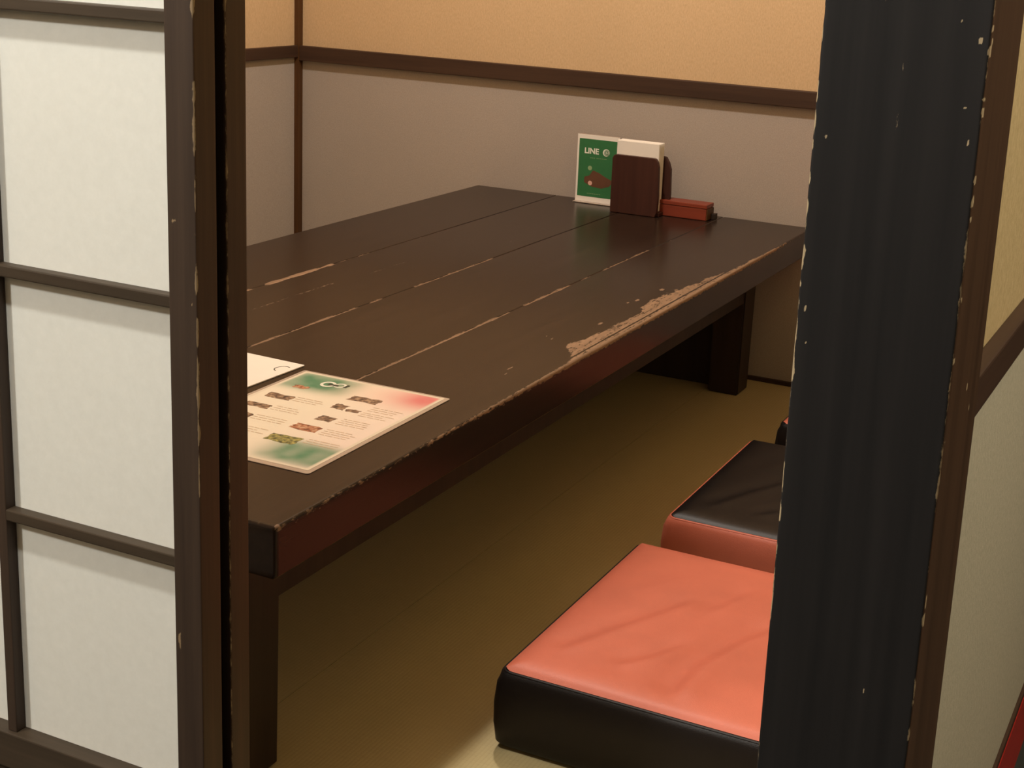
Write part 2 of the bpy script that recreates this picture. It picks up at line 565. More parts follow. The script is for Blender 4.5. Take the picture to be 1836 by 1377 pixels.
def pillar_warp(P):
    # slightly nibbled vertical edges
    P = P.copy()
    ed = np.hypot(P[:, 0] + 0.2465, P[:, 1] - 0.9)
    n = vnoise(P[:, 2] * 60, P[:, 0] * 0, 8)
    P[:, 0] += np.where(ed < 0.004, np.clip(n - 0.62, 0, 1) * 0.0010, 0)
    ed = np.hypot(P[:, 0] + 0.1415, P[:, 1] - 0.9)
    n = vnoise(P[:, 2] * 55, P[:, 0] * 0, 18)
    P[:, 0] -= np.where(ed < 0.004, np.clip(n - 0.62, 0, 1) * 0.0010, 0)
    return P


zs = list(np.arange(FLOOR_OUT, 0.3, 0.02)) + list(np.arange(0.3, 0.95, 0.002)) + list(np.arange(0.95, CEIL, 0.03)) + [CEIL]
pil = sweep('wooden_pillar', rrect(-0.2465, -0.1415, 0.90, 1.026, 0.0018, 0.0012), zs, 'Z', pillar_wear, pillar_warp, M_POST)
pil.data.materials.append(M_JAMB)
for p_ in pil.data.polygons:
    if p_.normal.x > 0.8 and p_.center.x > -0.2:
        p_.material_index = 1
tag(pil, 'tall square black wooden pillar with chipped edges at the corner of the booth', 'pillar')

# ------------------------------------------------------------------ sliding paper doors
XR = -0.747                                   # right edge of both door panels
STW, THK, W, HT = 0.029, 0.0266, 0.689, 1.785


def stile_wear_highlight(P):
    # P in door coordinates: x from the right edge (0) to the left, y from the front face
    L = [(-0.0005, z, a, b) for z, a, b in ((0.84, .0012, .012), (0.776, .0012, .010), (0.768, .0014, .006), (0.754, .0008, .01), (0.741, .0014, .022), (0.69, .0005, .02), (0.623, .0012, .016), (0.576, .001, .018), (0.528, .0010, .04), (0.489, .0009, .02), (0.45, .0005, .03))]
    L += [(-0.022, 0.668, .003, .001), (-0.0075, 0.626, .001, .002), (-0.0055, 0.60, .0008, .001), (-0.024, 0.30, .002, .002)]
    w = np.where(P[:, 1] < 0.003, blobs(P, L, 0, 2), 0) * (0.85 if STRENGTH[0] == 0 else 0.0)
    ed = np.hypot(P[:, 0], P[:, 1])
    n = vnoise(P[:, 2] * 40, P[:, 0] * 0, 4)
    return np.maximum(w, np.clip((0.0022 - ed) / 0.0015, 0, 1) * (STRENGTH[0] + STRENGTH[1] * n))  # corner line: wear on the first door, painted highlight on the second


STRENGTH = [0.0, 0.36]


def make_door(name, y, label):
    d = thing(name, (XR, y, 0.0), label, 'door', kind='structure')
    STRENGTH[:] = [0.0, 0.36] if name == 'door_1' else [0.50, 0.10]  # second door gets an even pale line, an edge highlight put into the colour
    zz = list(np.arange(0.0, 0.3, 0.03)) + list(np.arange(0.3, 0.95, 0.004)) + list(np.arange(0.95, HT, 0.04)) + [HT]
    s1 = sweep('stile', rrect(-STW, 0, 0, THK, 0.0012, 0.002), zz, 'Z', stile_wear_highlight, None, M_FRAME, d)
    s1.data.materials.append(M_JAMB)  # warm bounced light on the right face is put into this browner colour
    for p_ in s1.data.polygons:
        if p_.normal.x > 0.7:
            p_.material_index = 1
    s2 = sweep('stile', rrect(-W, -W + STW, 0, THK, 0.0012, 0.006), [0.0, HT], 'Z', lambda P: P[:, 0] * 0, None, M_FRAME, d)
    boxo('top_rail', [(-W + STW, -STW, 0.002, THK - 0.002, HT - 0.045, HT)], M_RAIL, d, 0.0012)
    # bottom rail, kick board and foot rail
    boxo('bottom_rail', [(-W + STW, -STW, 0.003, THK - 0.003, 0.100, 0.138)], M_RAIL, d, 0.0015)
    boxo('kick_board', [(-W + STW, -STW, 0.010, 0.016, 0.030, 0.100)], M_RAIL, d)
    boxo('foot_rail', [(-W + STW, -STW, 0.003, THK - 0.003, 0.001, 0.030)], M_RAIL, d, 0.0015)
    zc = [0.3625 + 0.2335 * i for i in range(6)]
    zc = [z for z in zc if z < HT - 0.1]
    xc = [-0.2375, -0.4515]
    for i, z in enumerate(zc):
        boxo('lattice_bar', [(-W + STW, -STW, 0.0082, 0.020, z - 0.0055, z + 0.0055)], M_RAIL, d, 0.0014)
    for x in xc:
        boxo('lattice_bar', [(x - 0.0055, x + 0.0055, 0.0078, 0.0198, 0.138, HT - 0.045)], M_FRAME, d, 0.0012)
    xs = [-W + STW] + sorted(xc) + [-STW]
    zp = [0.138] + zc + [HT - 0.045]
    for i in range(len(xs) - 1):
        for j in range(len(zp) - 1):
            boxo('paper_pane', [(xs[i] + 0.0002, xs[i + 1] - 0.0002, 0.0200, 0.0206, zp[j] + 0.0002, zp[j + 1] - 0.0002)], M_PAPER, d)
    return d


make_door('door_1', 0.900, 'front sliding door with white paper panes in a dark wooden lattice')
make_door('door_2', 0.9392, 'second sliding door behind the first, only its dark edge stile showing')

# ------------------------------------------------------------------ low table
TH, TT = 0.350, 0.055
TX0, TX1, TY0, TY1 = -1.569, -0.771, 1.036, 2.880
SEAMS = [-1.365, -1.168, -0.967]


def table_profile():
    pts = []
    x = TX0 + 0.003
    r = 0.003
    # top from left to right with narrow grooves
    xs = []
    while x < TX1 - r:
        xs.append(x)
        x += 0.0025
    for s in SEAMS:
        xs = [v for v in xs if abs(v - s) > 0.0022] + [s - 0.0022, s - 0.0009, s, s + 0.0009, s + 0.0022]
    xs = [v for v in xs if v < TX1 - 0.02] + list(np.arange(TX1 - 0.02, TX1 - r, 0.001))
    xs.sort()
    for v in xs:
        z = TH
        for s in SEAMS:
            if abs(v - s) < 0.0015:
                z = TH - 0.0010
        pts.append((v, z))
    for i in range(1, 6):
        a = math.pi / 2 * (1 - i / 5)
        pts.append((TX1 - r + r * math.cos(a), TH - r + r * math.sin(a)))
    for k in range(1, 8):
        pts.append((TX1, TH - r - (TT - 2 * r) * k / 8))
    pts += [(TX1, TH - TT + r), (TX1 - r, TH - TT), (TX0 + r, TH - TT), (TX0, TH - TT + r), (TX0, TH - r)]
    return pts[::-1]


def table_wear(P):
    X, Y, Z = P[:, 0], P[:, 1], P[:, 2]
    top = Z > TH - 0.004
    w = np.zeros(len(P))
    n = vnoise(X * 260, Y * 34, 2)
    n2 = vnoise(X * 90, Y * 22, 9)
    def streak(x, y0, y1, hw, amp, seed):
        e = np.clip((Y - y0) / 0.02, 0, 1) * np.clip((y1 - Y) / 0.02, 0, 1)
        wid = 0.82 * hw * (0.45 + 0.9 * vnoise(Y * 30, Y * 0, seed))
        return np.clip(1.8 - np.abs(X - x) / wid, 0, 1) * e * min(1.0, amp * 1.14)
    S1, S2, S3 = SEAMS
    for a in ((S1 + .001, 1.70, 1.79, .0028, .75), (S1 + .001, 1.80, 2.01, .0052, 1.0), (S1, 2.00, 2.13, .0022, .55), (S1, 2.15, 2.40, .0014, .33), (S1, 1.10, 1.70, .002, .5),
              (S2, 1.20, 1.48, .0025, .5), (S2, 1.50, 1.79, .0026, .72), (S2, 1.80, 1.855, .0034, .72), (S2, 1.86, 1.92, .001, .4), (S2, 1.93, 2.22, .0024, .68),
              (S3, 1.42, 1.90, .0027, .72), (S3, 1.93, 2.12, .0032, .70), (S3, 2.14, 2.2, .0024, .5), (S3, 2.23, 2.47, .0022, .62), (S3, 2.5, 2.62, .001, .35),
              (-1.285, 1.60, 1.90, .0022, .42), (-1.275, 1.95, 2.10, .002, .36), (-1.21, 2.30, 2.45, .0012, .36), (-1.075, 1.70, 1.95, .001, .35)):
        w = np.maximum(w, streak(*a, seed=int(abs(a[0]) * 100)))
    # rubbed front edge
    by = [1.00, 1.30, 1.62, 1.70, 1.735, 1.76, 1.81, 1.86, 1.905, 2.01, 2.08, 2.167, 2.20, 2.27, 2.40, 2.52, 2.62, 2.88]
    bw = [.001, .001, .002, .008, .020, .036, .044, .034, .030, .037, .040, .044, .041, .026, .013, .006, .002, .0]
    b = np.interp(Y, by, bw)
    b = b * (0.55 + 0.45 * vnoise(Y * 18, Y * 0, 21) + 0.35 * vnoise(X * 160, Y * 55, 22))
    e = TX1 - X
    patch = np.where(b > .004, np.clip((b - e) / 0.006 + 0.25, 0, 1) * (0.54 + 0.42 * vnoise(X * 330, Y * 45, 31)), 0)
    patch *= np.where((e > 0.0085) & (e < 0.0115), 0.12, 1.0)
    w = np.maximum(w, patch)
    # bright rubbed arris
    ar = np.clip(1.4 - e / np.interp(Y, [1.0, 1.25, 1.5, 1.85, 2.5, 2.7, 2.88], [.0018, .0020, .0030, .0055, .0045, .002, .0005]), 0, 1)
    ar *= np.interp(Y, [1.0, 1.25, 1.45, 1.6, 2.6, 2.72], [.46, .48, .66, .95, .95, .35]) * (0.85 + 0.2 * vnoise(Y * 40, Y * 0, 6))
    w = np.maximum(w, ar)
    L = [(-0.826, 2.167, .006, .012), (-0.828, 1.626, .0025, .012), (-0.820, 1.60, .0018, .008), (-0.822, 1.905, .0035, .012), (-0.832, 2.075, .004, .010), (-0.838, 2.05, .003, .006), (-0.795, 1.66, .0015, .006), (-0.846, 1.79, .003, .006), (-0.858, 1.80, .0012, .004),
         (-1.02, 1.75, .001, .006), (-1.06, 2.02, .0015, .005), (-1.10, 2.12, .001, .004), (-0.90, 2.3, .001, .004), (-1.24, 2.22, .0012, .006), (-1.19, 2.28, .001, .010), (-1.45, 2.0, .0015, .004), (-1.08, 2.62, .001, .010), (-0.88, 1.72, .0012, .003), (-1.30, 2.16, .001, .003), (-1.0, 2.44, .003, .002),
         (-0.7725, 1.042, .003, .006)]
    w = np.maximum(w, blobs(P, L, 0, 1) * 0.8)
    w = np.where(top, w, 0)
    side = (X > TX1 - 0.0005) & (Z < TH - 0.002)
    sw = np.clip(1 - (TH - Z) / 0.010, 0, 1) * np.interp(Y, [1.4, 1.7, 2.5, 2.7], [0, .3, .3, 0]) * n2
    w = np.where(side, np.maximum(w, sw), w)
    return w


tbl = thing('low_table', (0, 0, 0), 'low dark stained wooden table with worn edges, running to the back wall', 'table')
ys = [TY0, TY0 + 0.001, TY0 + 0.003] + list(np.arange(TY0 + 0.007, TY1 - 0.004, 0.005)) + [TY1 - 0.002, TY1]


def table_warp(P):
    P = P.copy()
    # tiny rounding at both ends and a faint unevenness along the rubbed edge
    for yy, s in ((TY0, 1), (TY1, -1)):
        d = np.clip(1 - np.abs(P[:, 1] - yy) / 0.0031, 0, 1)
        P[:, 2] += np.where(P[:, 2] > TH - 0.01, -0.0022 * d * d, np.where(P[:, 2] < TH - TT + 0.004, 0.002 * d * d, 0))
        P[:, 0] += np.where(P[:, 0] > TX1 - 0.004, -0.002 * d * d, 0)
    P[:, 0] += np.where(P[:, 0] > TX1 - 0.006, (vnoise(P[:, 1] * 16, P[:, 1] * 0, 12) - 0.5) * 0.0006, 0)
    P[:, 2] += np.where(P[:, 2] > TH - 0.0035, (vnoise(P[:, 0] * 7, P[:, 1] * 3, 14) - 0.5) * 0.0012, 0)
    return P


sweep('tabletop', table_profile(), ys, 'Y', table_wear, table_warp, M_TABLE, tbl)
# apron rails between the legs, set back under the top; long ones deepened to stand in for shade
boxo('apron', [(-0.885, -0.866, 1.16, 2.755, 0.200, 0.2952)], M_TLEG, tbl, 0.001)
boxo('apron', [(-1.470, -1.451, 1.16, 2.755, 0.200, 0.2952)], M_TLEG, tbl, 0.001)
boxo('apron', [(-1.405, -0.935, 1.125, 1.145, 0.262, 0.2952)], M_TLEG, tbl, 0.001)
boxo('end_panel', [(-1.405, -0.930, 2.790, 2.806, 0.0005, 0.2952)], M_TLEG, tbl, 0.001)
for cx in (-0.897, -1.439):
    for cy in (1.135, 2.780):
        bm = bmesh.new()
        vs = bm_box(bm, cx - 0.035, cx + 0.035, cy - 0.035, cy + 0.035, 0.0, 0.2955)
        for v in vs:
            if v.co.z < 0.01:
                v.co.x = cx + (v.co.x - cx) * 0.93
                v.co.y = cy + (v.co.y - cy) * 0.93
        bmesh.ops.bevel(bm, geom=list(bm.edges), offset=0.003, segments=2, affect='EDGES')
        me = bpy.data.meshes.new('leg'); bm.to_mesh(me); bm.free()
        link('leg', me, M_TLEG, tbl)

# ------------------------------------------------------------------ floor cushions


def cushion(name, label, x0, x1, y0, y1, h, mtop, mside, seed, fold=0.0):
    cx, cy = (x0 + x1) / 2, (y0 + y1) / 2
    a, b = (x1 - x0) / 2, (y1 - y0) / 2
    t = thing(name, (cx, cy, 0), label, 'cushion', group='square floor cushions beside the low table')
    R = 0.011
    # outline points of a rounded square as unit directions
    def outline(ax, bx, r, n=16):
        pts = []
        for (sx, sy, a0) in ((1, -1, -90), (1, 1, 0), (-1, 1, 90), (-1, -1, 180)):
            c = (sx * (ax - r), sy * (bx - r))
            for i in range(5):
                an = math.radians(a0 + 90 * i / 4)
                pts.append((c[0] + r * math.cos(an), c[1] + r * math.sin(an)))
            # straight run to the next corner
            nx = {(1, -1): (1, 1), (1, 1): (-1, 1), (-1, 1): (-1, -1), (-1, -1): (1, -1)}[(sx, sy)]
            e = pts[-1]
            an = math.radians(a0 + 90)
            c2 = (nx[0] * (ax - r) + r * math.cos(an), nx[1] * (bx - r) + r * math.sin(an))
            for i in range(1, n):
                pts.append((e[0] + (c2[0] - e[0]) * i / n, e[1] + (c2[1] - e[1]) * i / n))
        return pts
    # side band: bulging between the two seams
    rows = [(0.006, -0.004), (0.004, 0.0), (0.010, 0.004), (h * 0.3, 0.0065), (h * 0.55, 0.007), (h * 0.8, 0.005), (h - 0.014, 0.0025), (h - 0.008, 0.0008), (h - 0.006, -0.003)]
    V, F = [], []
    N = None
    for k, (z, off) in enumerate(rows):
        o_ = outline(a + off - 0.006, b + off - 0.006, R)
        N = len(o_)
        for i, (px, py) in enumerate(o_):
            wob = 0.0016 * (vnoise(np.array([i * 0.35 + seed]), np.array([k * 0.9]), seed)[0] - 0.5) if 1 < k < 7 else 0
            V.append((px * (1 + wob / a), py * (1 + wob / b), z))
    for k in range(len(rows) - 1):
        for i in range(N):
            F.append((k * N + i, k * N + (i + 1) % N, (k + 1) * N + (i + 1) % N, (k + 1) * N + i))
    me = bpy.data.meshes.new('side_band'); me.from_pydata(V, [], F); me.update()
    smooth(link('side_band', me, mside, t), 60)
    # top and bottom panels: grid mapped to the outline, crowned, with folds
    for nm, zb, sgn, mt in (('top_panel', h - 0.006, 1, mtop), ('bottom_panel', 0.006, -1, M_BLACK)):
        n = 96 if sgn > 0 else 12
        V, F = [], []
        ax, bx = a - 0.0085, b - 0.0085
        for j in range(n + 1):
            for i in range(n + 1):
                u, v = 2 * i / n - 1, 2 * j / n - 1
                # squeeze corners to a rounded square
                m = max(abs(u), abs(v))
                px, py = u * ax, v * bx
                if m > 0:
                    cxr, cyr = abs(px) - (ax - R), abs(py) - (bx - R)
                    if cxr > 0 and cyr > 0:
                        d = math.hypot(cxr, cyr)
                        dm = max(cxr, cyr)
                        px = math.copysign(ax - R + cxr * dm / d, px)
                        py = math.copysign(bx - R + cyr * dm / d, py)
                em = min(ax - abs(px), bx - abs(py))
                z = 0.0075 * (1 - math.exp(-em / 0.009)) - 0.0025 * (1 - (1 - (px / ax) ** 2) * (1 - (py / bx) ** 2)) * 0
                if sgn > 0 and fold:
                    env = min(1, em / 0.02)
                    for pl_, wd, am in FOLDS:
                        best = None
                        (e0x, e0y), (e1x, e1y) = pl_[0], pl_[-1]
                        chord = math.hypot(e1x - e0x, e1y - e0y)
                        along = ((px - e0x) * (e1x - e0x) + (py - e0y) * (e1y - e0y)) / chord
                        taper = min(1, max(0, along / 0.035)) * min(1, max(0, (chord - along) / 0.045))
                        taper = taper * taper * (3 - 2 * taper)
                        for (ax_, ay_), (bx_, by_) in zip(pl_[:-1], pl_[1:]):
                            ex, ey = bx_ - ax_, by_ - ay_
                            LL = math.hypot(ex, ey)
                            tt = ((px - ax_) * ex + (py - ay_) * ey) / LL ** 2
                            tc_ = min(1, max(0, tt))
                            dd = math.hypot(px - ax_ - ex * tc_, py - ay_ - ey * tc_)
                            sg = 1 if (px - ax_) * ey - (py - ay_) * ex > 0 else -1
                            if best is None or dd < best[0]:
                                best = (dd, sg)
                        q = best[0] / wd
                        z += am * fold * env * taper * (best[1] * q * math.exp(-q * q) * 1.6 - 0.35 * math.exp(-q * q * 4))
                    z += 0.0012 * env * (vnoise(np.array([px * 11 + seed]), np.array([py * 11]), seed)[0] - 0.5)
                V.append((px, py, zb + sgn * z * (1 if sgn > 0 else 0.3)))
        for j in range(n):
            for i in range(n):
                q = [j * (n + 1) + i, j * (n + 1) + i + 1, (j + 1) * (n + 1) + i + 1, (j + 1) * (n + 1) + i]
                F.append(tuple(q if sgn > 0 else q[::-1]))
        me = bpy.data.meshes.new(nm); me.from_pydata(V, [], F); me.update()
        smooth(link(nm, me, mt, t), 80)
    # welt cord along the top seam
    o_ = outline(a - 0.0075, b - 0.0075, R)
    V, F = [], []
    k = 6
    for i, (px, py) in enumerate(o_):
        qx, qy = o_[(i + 1) % N]
        pxp, pyp = o_[i - 1]
        tx, ty = qx - pxp, qy - pyp
        L = math.hypot(tx, ty)
        nx, ny = ty / L, -tx / L
        for j in range(k):
            an = 2 * math.pi * j / k
            V.append((px + nx * 0.0022 * math.cos(an), py + ny * 0.0022 * math.cos(an), h - 0.0080 + 0.0020 * math.sin(an)))
    for i in range(N):
        for j in range(k):
            F.append((i * k + j, ((i + 1) % N) * k + j, ((i + 1) % N) * k + (j + 1) % k, i * k + (j + 1) % k))
    me = bpy.data.meshes.new('piping'); me.from_pydata(V, [], F); me.update()
    smooth(link('piping', me, mside, t), 80)
    return t


FOLDS = [([(-0.169, -0.150), (-0.133, -0.065), (-0.095, 0.011), (-0.066, 0.076)], 0.016, 0.0028),
         ([(-0.101, -0.149), (-0.063, -0.10), (-0.03, -0.035)], 0.015, 0.0028),
         ([(-0.013, -0.185), (-0.010, -0.09), (0.016, -0.008), (0.05, 0.06)], 0.022, 0.0046),
         ([(-0.052, 0.025), (-0.008, 0.144)], 0.018, 0.0026),
         ([(-0.13, -0.17), (-0.06, -0.15)], 0.02, 0.0006),
         ([(-0.151, 0.045), (-0.1, 0.154)], 0.02, 0.0008),
         ([(0.08, -0.12), (0.12, 0.05)], 0.02, 0.0020)]
cushion('floor_cushion', 'square cushion with orange red top and black sides, nearest the front', -0.674, -0.252, 1.310, 1.736, 0.104, M_RED, M_BLACK, 3, 1.0)
cushion('floor_cushion', 'square cushion turned black side up, with red sides, behind the red topped one', -0.676, -0.252, 1.832, 2.236, 0.104, M_BLACK, M_RED, 8, 0.7)
cushion('floor_cushion', 'farthest cushion, mostly hidden by the pillar, red top corner and black side', -0.660, -0.252, 2.336, 2.74, 0.104, M_RED, M_BLACK, 12, 0.5)

# ------------------------------------------------------------------ menus on the table
TZ = TH + 0.0003


def menu_colour(x, y, w, d):
    """x,y from the sheet centre; returns print colour"""
    base = np.array([0.79, 0.73, 0.60])
    pink = np.array([0.80, 0.66, 0.61])
    grn = np.array([0.055, 0.22, 0.12])
    red = np.array([0.60, 0.08, 0.11])
    u, v = x / w + 0.5, y / d + 0.5          # 0..1, v up (away from the viewer)
    nz = float(vnoise(np.array([x * 70 + 9]), np.array([y * 70]), 5)[0])
    c = base + (pink - base) * min(1, max(0, (u - 0.45) * 1.6)) * min(1, max(0, 1 - v * 0.4))
    g = math.exp(-(((u - 0.20) / 0.25) ** 4 + ((v - 0.89) / 0.12) ** 4))
    c = c + (grn - c) * min(1, g * (0.8 + 0.3 * nz))
    g = math.exp(-(((u - 0.86) / 0.26) ** 4 + ((v - 0.13) / 0.115) ** 4)) * (0.75 + 0.3 * nz)
    c = c + (grn - c) * min(1, g)
    g = math.exp(-(((u - 0.92) / 0.17) ** 2 + ((v - 0.93) / 0.11) ** 2))
    c = c + (red - c) * min(0.95, g)
    g = math.exp(-(((u - 0.78) / 0.3) ** 2 + ((v - 0.92) / 0.15) ** 2)) * 0.35
    c = c + (np.array([0.80, 0.38, 0.33]) - c) * g
    e = min(u * w, (1 - u) * w, v * d, (1 - v) * d)
    if e < 0.0035:
        c = np.array([0.70, 0.64, 0.52])
    return c


def sheet_mesh(name, w, d, z, n, colfn, th=0.0004):
    nx = max(1, int(w / n)); ny = max(1, int(d / n))
    V, F, Cc = [], [], []
    for j in range(ny + 1):
        for i in range(nx + 1):
            x, y = -w / 2 + w * i / nx, -d / 2 + d * j / ny
            V.append((x, y, z + th))
            Cc.append(colfn(x, y))
    for j in range(ny):
        for i in range(nx):
            a = j * (nx + 1) + i
            F.append((a, a + 1, a + nx + 2, a + nx + 1))
    # skirt and underside give it thickness
    ring = [i for i in range(nx + 1)] + [j * (nx + 1) + nx for j in range(1, ny + 1)] + [ny * (nx + 1) + i for i in range(nx - 1, -1, -1)] + [j * (nx + 1) for j in range(ny - 1, 0, -1)]
    b0 = len(V)
    for r in ring:
        V.append((V[r][0], V[r][1], z)); Cc.append(Cc[r])
    L = len(ring)
    for i in range(L):
        F.append((ring[i], b0 + i, b0 + (i + 1) % L, ring[(i + 1) % L]))
    F.append(tuple(b0 + i for i in range(L))[::-1])
    me = bpy.data.meshes.new(name); me.from_pydata(V, [], F); me.update()
    at = me.attributes.new('print', 'FLOAT_COLOR', 'POINT')
    at.data.foreach_set('color', np.array([(*c, 1.0) for c in Cc], dtype=np.float32).ravel())
    return me


MX, MY = -0.9345, 1.3175
W1, D1 = 0.205, 0.289
menu = thing('menu_card', (MX, MY, TZ), 'laminated menu with dish photos and green and red corners, nearest table corner', 'menu', rz=math.radians(0.4))
link('laminate', prism('laminate', rrect(-W1 / 2 - 0.005, W1 / 2 + 0.006, -D1 / 2 - 0.008, D1 / 2 + 0.004, 0.004, 0.05), 0, 0.0006), M_CLEAR, menu)
sh = link('printed_sheet', sheet_mesh('printed_sheet', W1, D1, 0.0006, 0.003, lambda x, y: menu_colour(x, y, W1, D1), 0.0002), M_PRINT, menu)
PHOTOS = [(-1.004, 1.3595, 0.036, 0.016, P_A), (-1.006, 1.320, 0.034, 0.014, P_A), (-1.005, 1.284, 0.034, 0.014, P_A), (-1.005, 1.246, 0.034, 0.014, P_B),
          (-0.910, 1.4035, 0.041, 0.017, P_A), (-0.921, 1.3655, 0.018, 0.018, P_A), (-0.900, 1.3605, 0.018, 0.010, P_A), (-0.910, 1.321, 0.021, 0.016, P_A), (-0.911, 1.2825, 0.036, 0.018, P_B), (-0.911, 1.239, 0.039, 0.022, P_C)]


def patch(name, cx, cy, w, d, z, mat, parent, rag=0.0015, seed=0):
    r = random.Random(seed)
    pts = []
    for (sx, sy) in ((-1, -1), (1, -1), (1, 1), (-1, 1)):
        for k in range(5):
            nx, ny = {(-1, -1): (1, 0), (1, -1): (0, 1), (1, 1): (-1, 0), (-1, 1): (0, -1)}[(sx, sy)]
            pts.append((cx + sx * w / 2 + nx * w * k / 5 + r.uniform(-rag, rag), cy + sy * d / 2 + ny * d * k / 5 + r.uniform(-rag, rag)))
    return link(name, prism(name, pts, z, z + 0.00012), mat, parent)


for i, (px, py, w, d, mt) in enumerate(PHOTOS):
    patch('food_photo', px - MX, py - MY, w, d, 0.0008, mt, sh, 0.0016, i)
patch('red_flower_print', -1.004 - MX, 1.404 - MY, 0.020, 0.010, 0.0008, P_B, sh, 0.002, 40)
# pale round emblem on the green corner
bm = bmesh.new()
for (ex, ey, ra, rb, th_) in ((-0.982, 1.431, 0.010, 0.011, 0.0035), (-0.966, 1.434, 0.008, 0.009, 0.003)):
    n = 20
    for i in range(n):
        a0, a1 = 2 * math.pi * i / n, 2 * math.pi * (i + 1) / n
        q = []
        for a_, k in ((a0, 1), (a1, 1), (a1, 0.6), (a0, 0.6)):
            q.append(bm.verts.new((ex - MX + ra * k * math.cos(a_), ey - MY + rb * k * math.sin(a_), 0.0011)))
        bm.faces.new(q)
me = bpy.data.meshes.new('emblem'); bm.to_mesh(me); bm.free()
link('emblem', me, M_WHITEP, sh)
patch('emblem_bar', -0.975 - MX, 1.4315 - MY, 0.014, 0.005, 0.00125, M_INK, sh, 0.0006, 3)
patch('emblem_bar', -0.9575 - MX, 1.4355 - MY, 0.004, 0.010, 0.00125, M_INK, sh, 0.0006, 4)
# faint lines of small print
bm = bmesh.new()
rl = random.Random(5)
for (x0, wmax, y0, rows_, dy) in ((-0.985 - MX + 0.002, 0.038, 1.368 - MY, 3, .0065), (-0.985 - MX, 0.038, 1.328 - MY, 3, .0065), (-0.985 - MX, 0.038, 1.290 - MY, 3, .0065), (-0.985 - MX, 0.04, 1.252 - MY, 3, .0065),
                                   (-0.886 - MX, 0.046, 1.384 - MY, 3, .0065), (-0.886 - MX, 0.046, 1.362 - MY, 3, .006), (-0.892 - MX, 0.05, 1.330 - MY, 4, .006), (-0.888 - MX, 0.046, 1.290 - MY, 4, .006), (-0.886 - MX, 0.045, 1.252 - MY, 3, .006)):
    for k in range(rows_):
        x = x0
        end = x0 + wmax * rl.uniform(0.6, 1.0)
        while x < end:
            l = rl.uniform(0.004, 0.012)
            y = y0 - k * dy
            q = [bm.verts.new(p) for p in ((x, y, .0010), (x + l, y, .0010), (x + l, y + 0.0013, .0010), (x, y + 0.0013, .0010))]
            bm.faces.new(q)
            x += l + 0.0016
me = bpy.data.meshes.new('small_print'); bm.to_mesh(me); bm.free()
link('small_print', me, M_TEXT, sh)['kind'] = 'stuff'

# plain white sheet beside it
m2 = thing('menu_card', (-1.1645, 1.337, TZ), 'plain white sheet with a small ring mark, partly behind the sliding door', 'menu', rz=math.radians(-2.0))
link('sheet', prism('sheet', rrect(-0.105, 0.105, -0.1485, 0.1485, 0.002, 0.05), 0, 0.0012), M_PAPERW, m2)
bm = bmesh.new()
n = 18
for i in range(n):
    a0, a1 = math.radians(60 + 200 * i / n), math.radians(60 + 200 * (i + 1) / n)
    q = [bm.verts.new((0.092 + 0.010 * k * math.cos(a_), 0.118 + 0.012 * k * math.sin(a_), 0.00135)) for a_, k in ((a0, 1), (a1, 1), (a1, .86), (a0, .86))]
    bm.faces.new(q[::-1])
me = bpy.data.meshes.new('ring_mark'); bm.to_mesh(me); bm.free()
link('ring_mark', me, M_INK, m2)

# ------------------------------------------------------------------ things standing at the far end of the table
# green postcard in a clear stand
CX0, CX1, CY, CZ0, CZ1 = -1.3015, -1.2005, 2.838, 0.3505, 0.4995
card = thing('table_sign', ((CX0 + CX1) / 2, CY, CZ0), 'green and white upright card sign standing against the back wall', 'sign')
cw, ch = CX1 - CX0, CZ1 - CZ0
boxo('stand', [(-cw / 2, cw / 2, 0.0004, 0.0020, 0.0, ch + 0.001), (-cw / 2, cw / 2, -0.012, 0.028, 0.0, 0.0016)], M_CLEAR, card, 0.0003)
pc = boxo('card', [(-cw / 2 + 0.0005, cw / 2 - 0.0005, -0.0004, 0.0003, 0.0018, ch)], M_PAPERW, card)


def flat(name, pts, yoff, mat, parent):
    bm = bmesh.new()
    lo = [bm.verts.new((x, yoff, z)) for x, z in pts]
    hi = [bm.verts.new((x, yoff + 0.0001, z)) for x, z in pts]
    f = bm.faces.new(lo)
    bm.faces.new(hi[::-1])
    k = len(pts)
    for i in range(k):
        bm.faces.new((lo[i], hi[i], hi[(i + 1) % k], lo[(i + 1) % k]))
    bmesh.ops.recalc_face_normals(bm, faces=bm.faces)
    me = bpy.data.meshes.new(name); bm.to_mesh(me); bm.free()
    return link(name, me, mat, parent)


def disc(cx, cz, r, n=20, sx=1.0):
    return [(cx + sx * r * math.cos(2 * math.pi * i / n), cz + r * math.sin(2 * math.pi * i / n)) for i in range(n)]


flat('green_print', [(-cw / 2 + 0.005, 0.013), (cw / 2 - 0.006, 0.013), (cw / 2 - 0.006, ch - 0.009), (-cw / 2 + 0.005, ch - 0.009)], -0.0006, M_GREEN, pc)
# brown ground between the bubbles
flat('brown_print', [(-0.030, 0.044), (-0.012, 0.036), (0.012, 0.034), (0.030, 0.040), (0.040, 0.052), (0.020, 0.060), (0.004, 0.068), (-0.010, 0.072), (-0.018, 0.060), (-0.030, 0.056)], -0.00075, M_BROWNP, pc)
bx = (CX0 + CX1) / 2
flat('round_bubble', disc(-1.2685 - bx, 0.427 - CZ0, 0.0050), -0.0009, M_PALEG, pc)
flat('round_bubble', disc(-1.2665 - bx, 0.394 - CZ0, 0.0050), -0.0009, M_PINKP, pc)


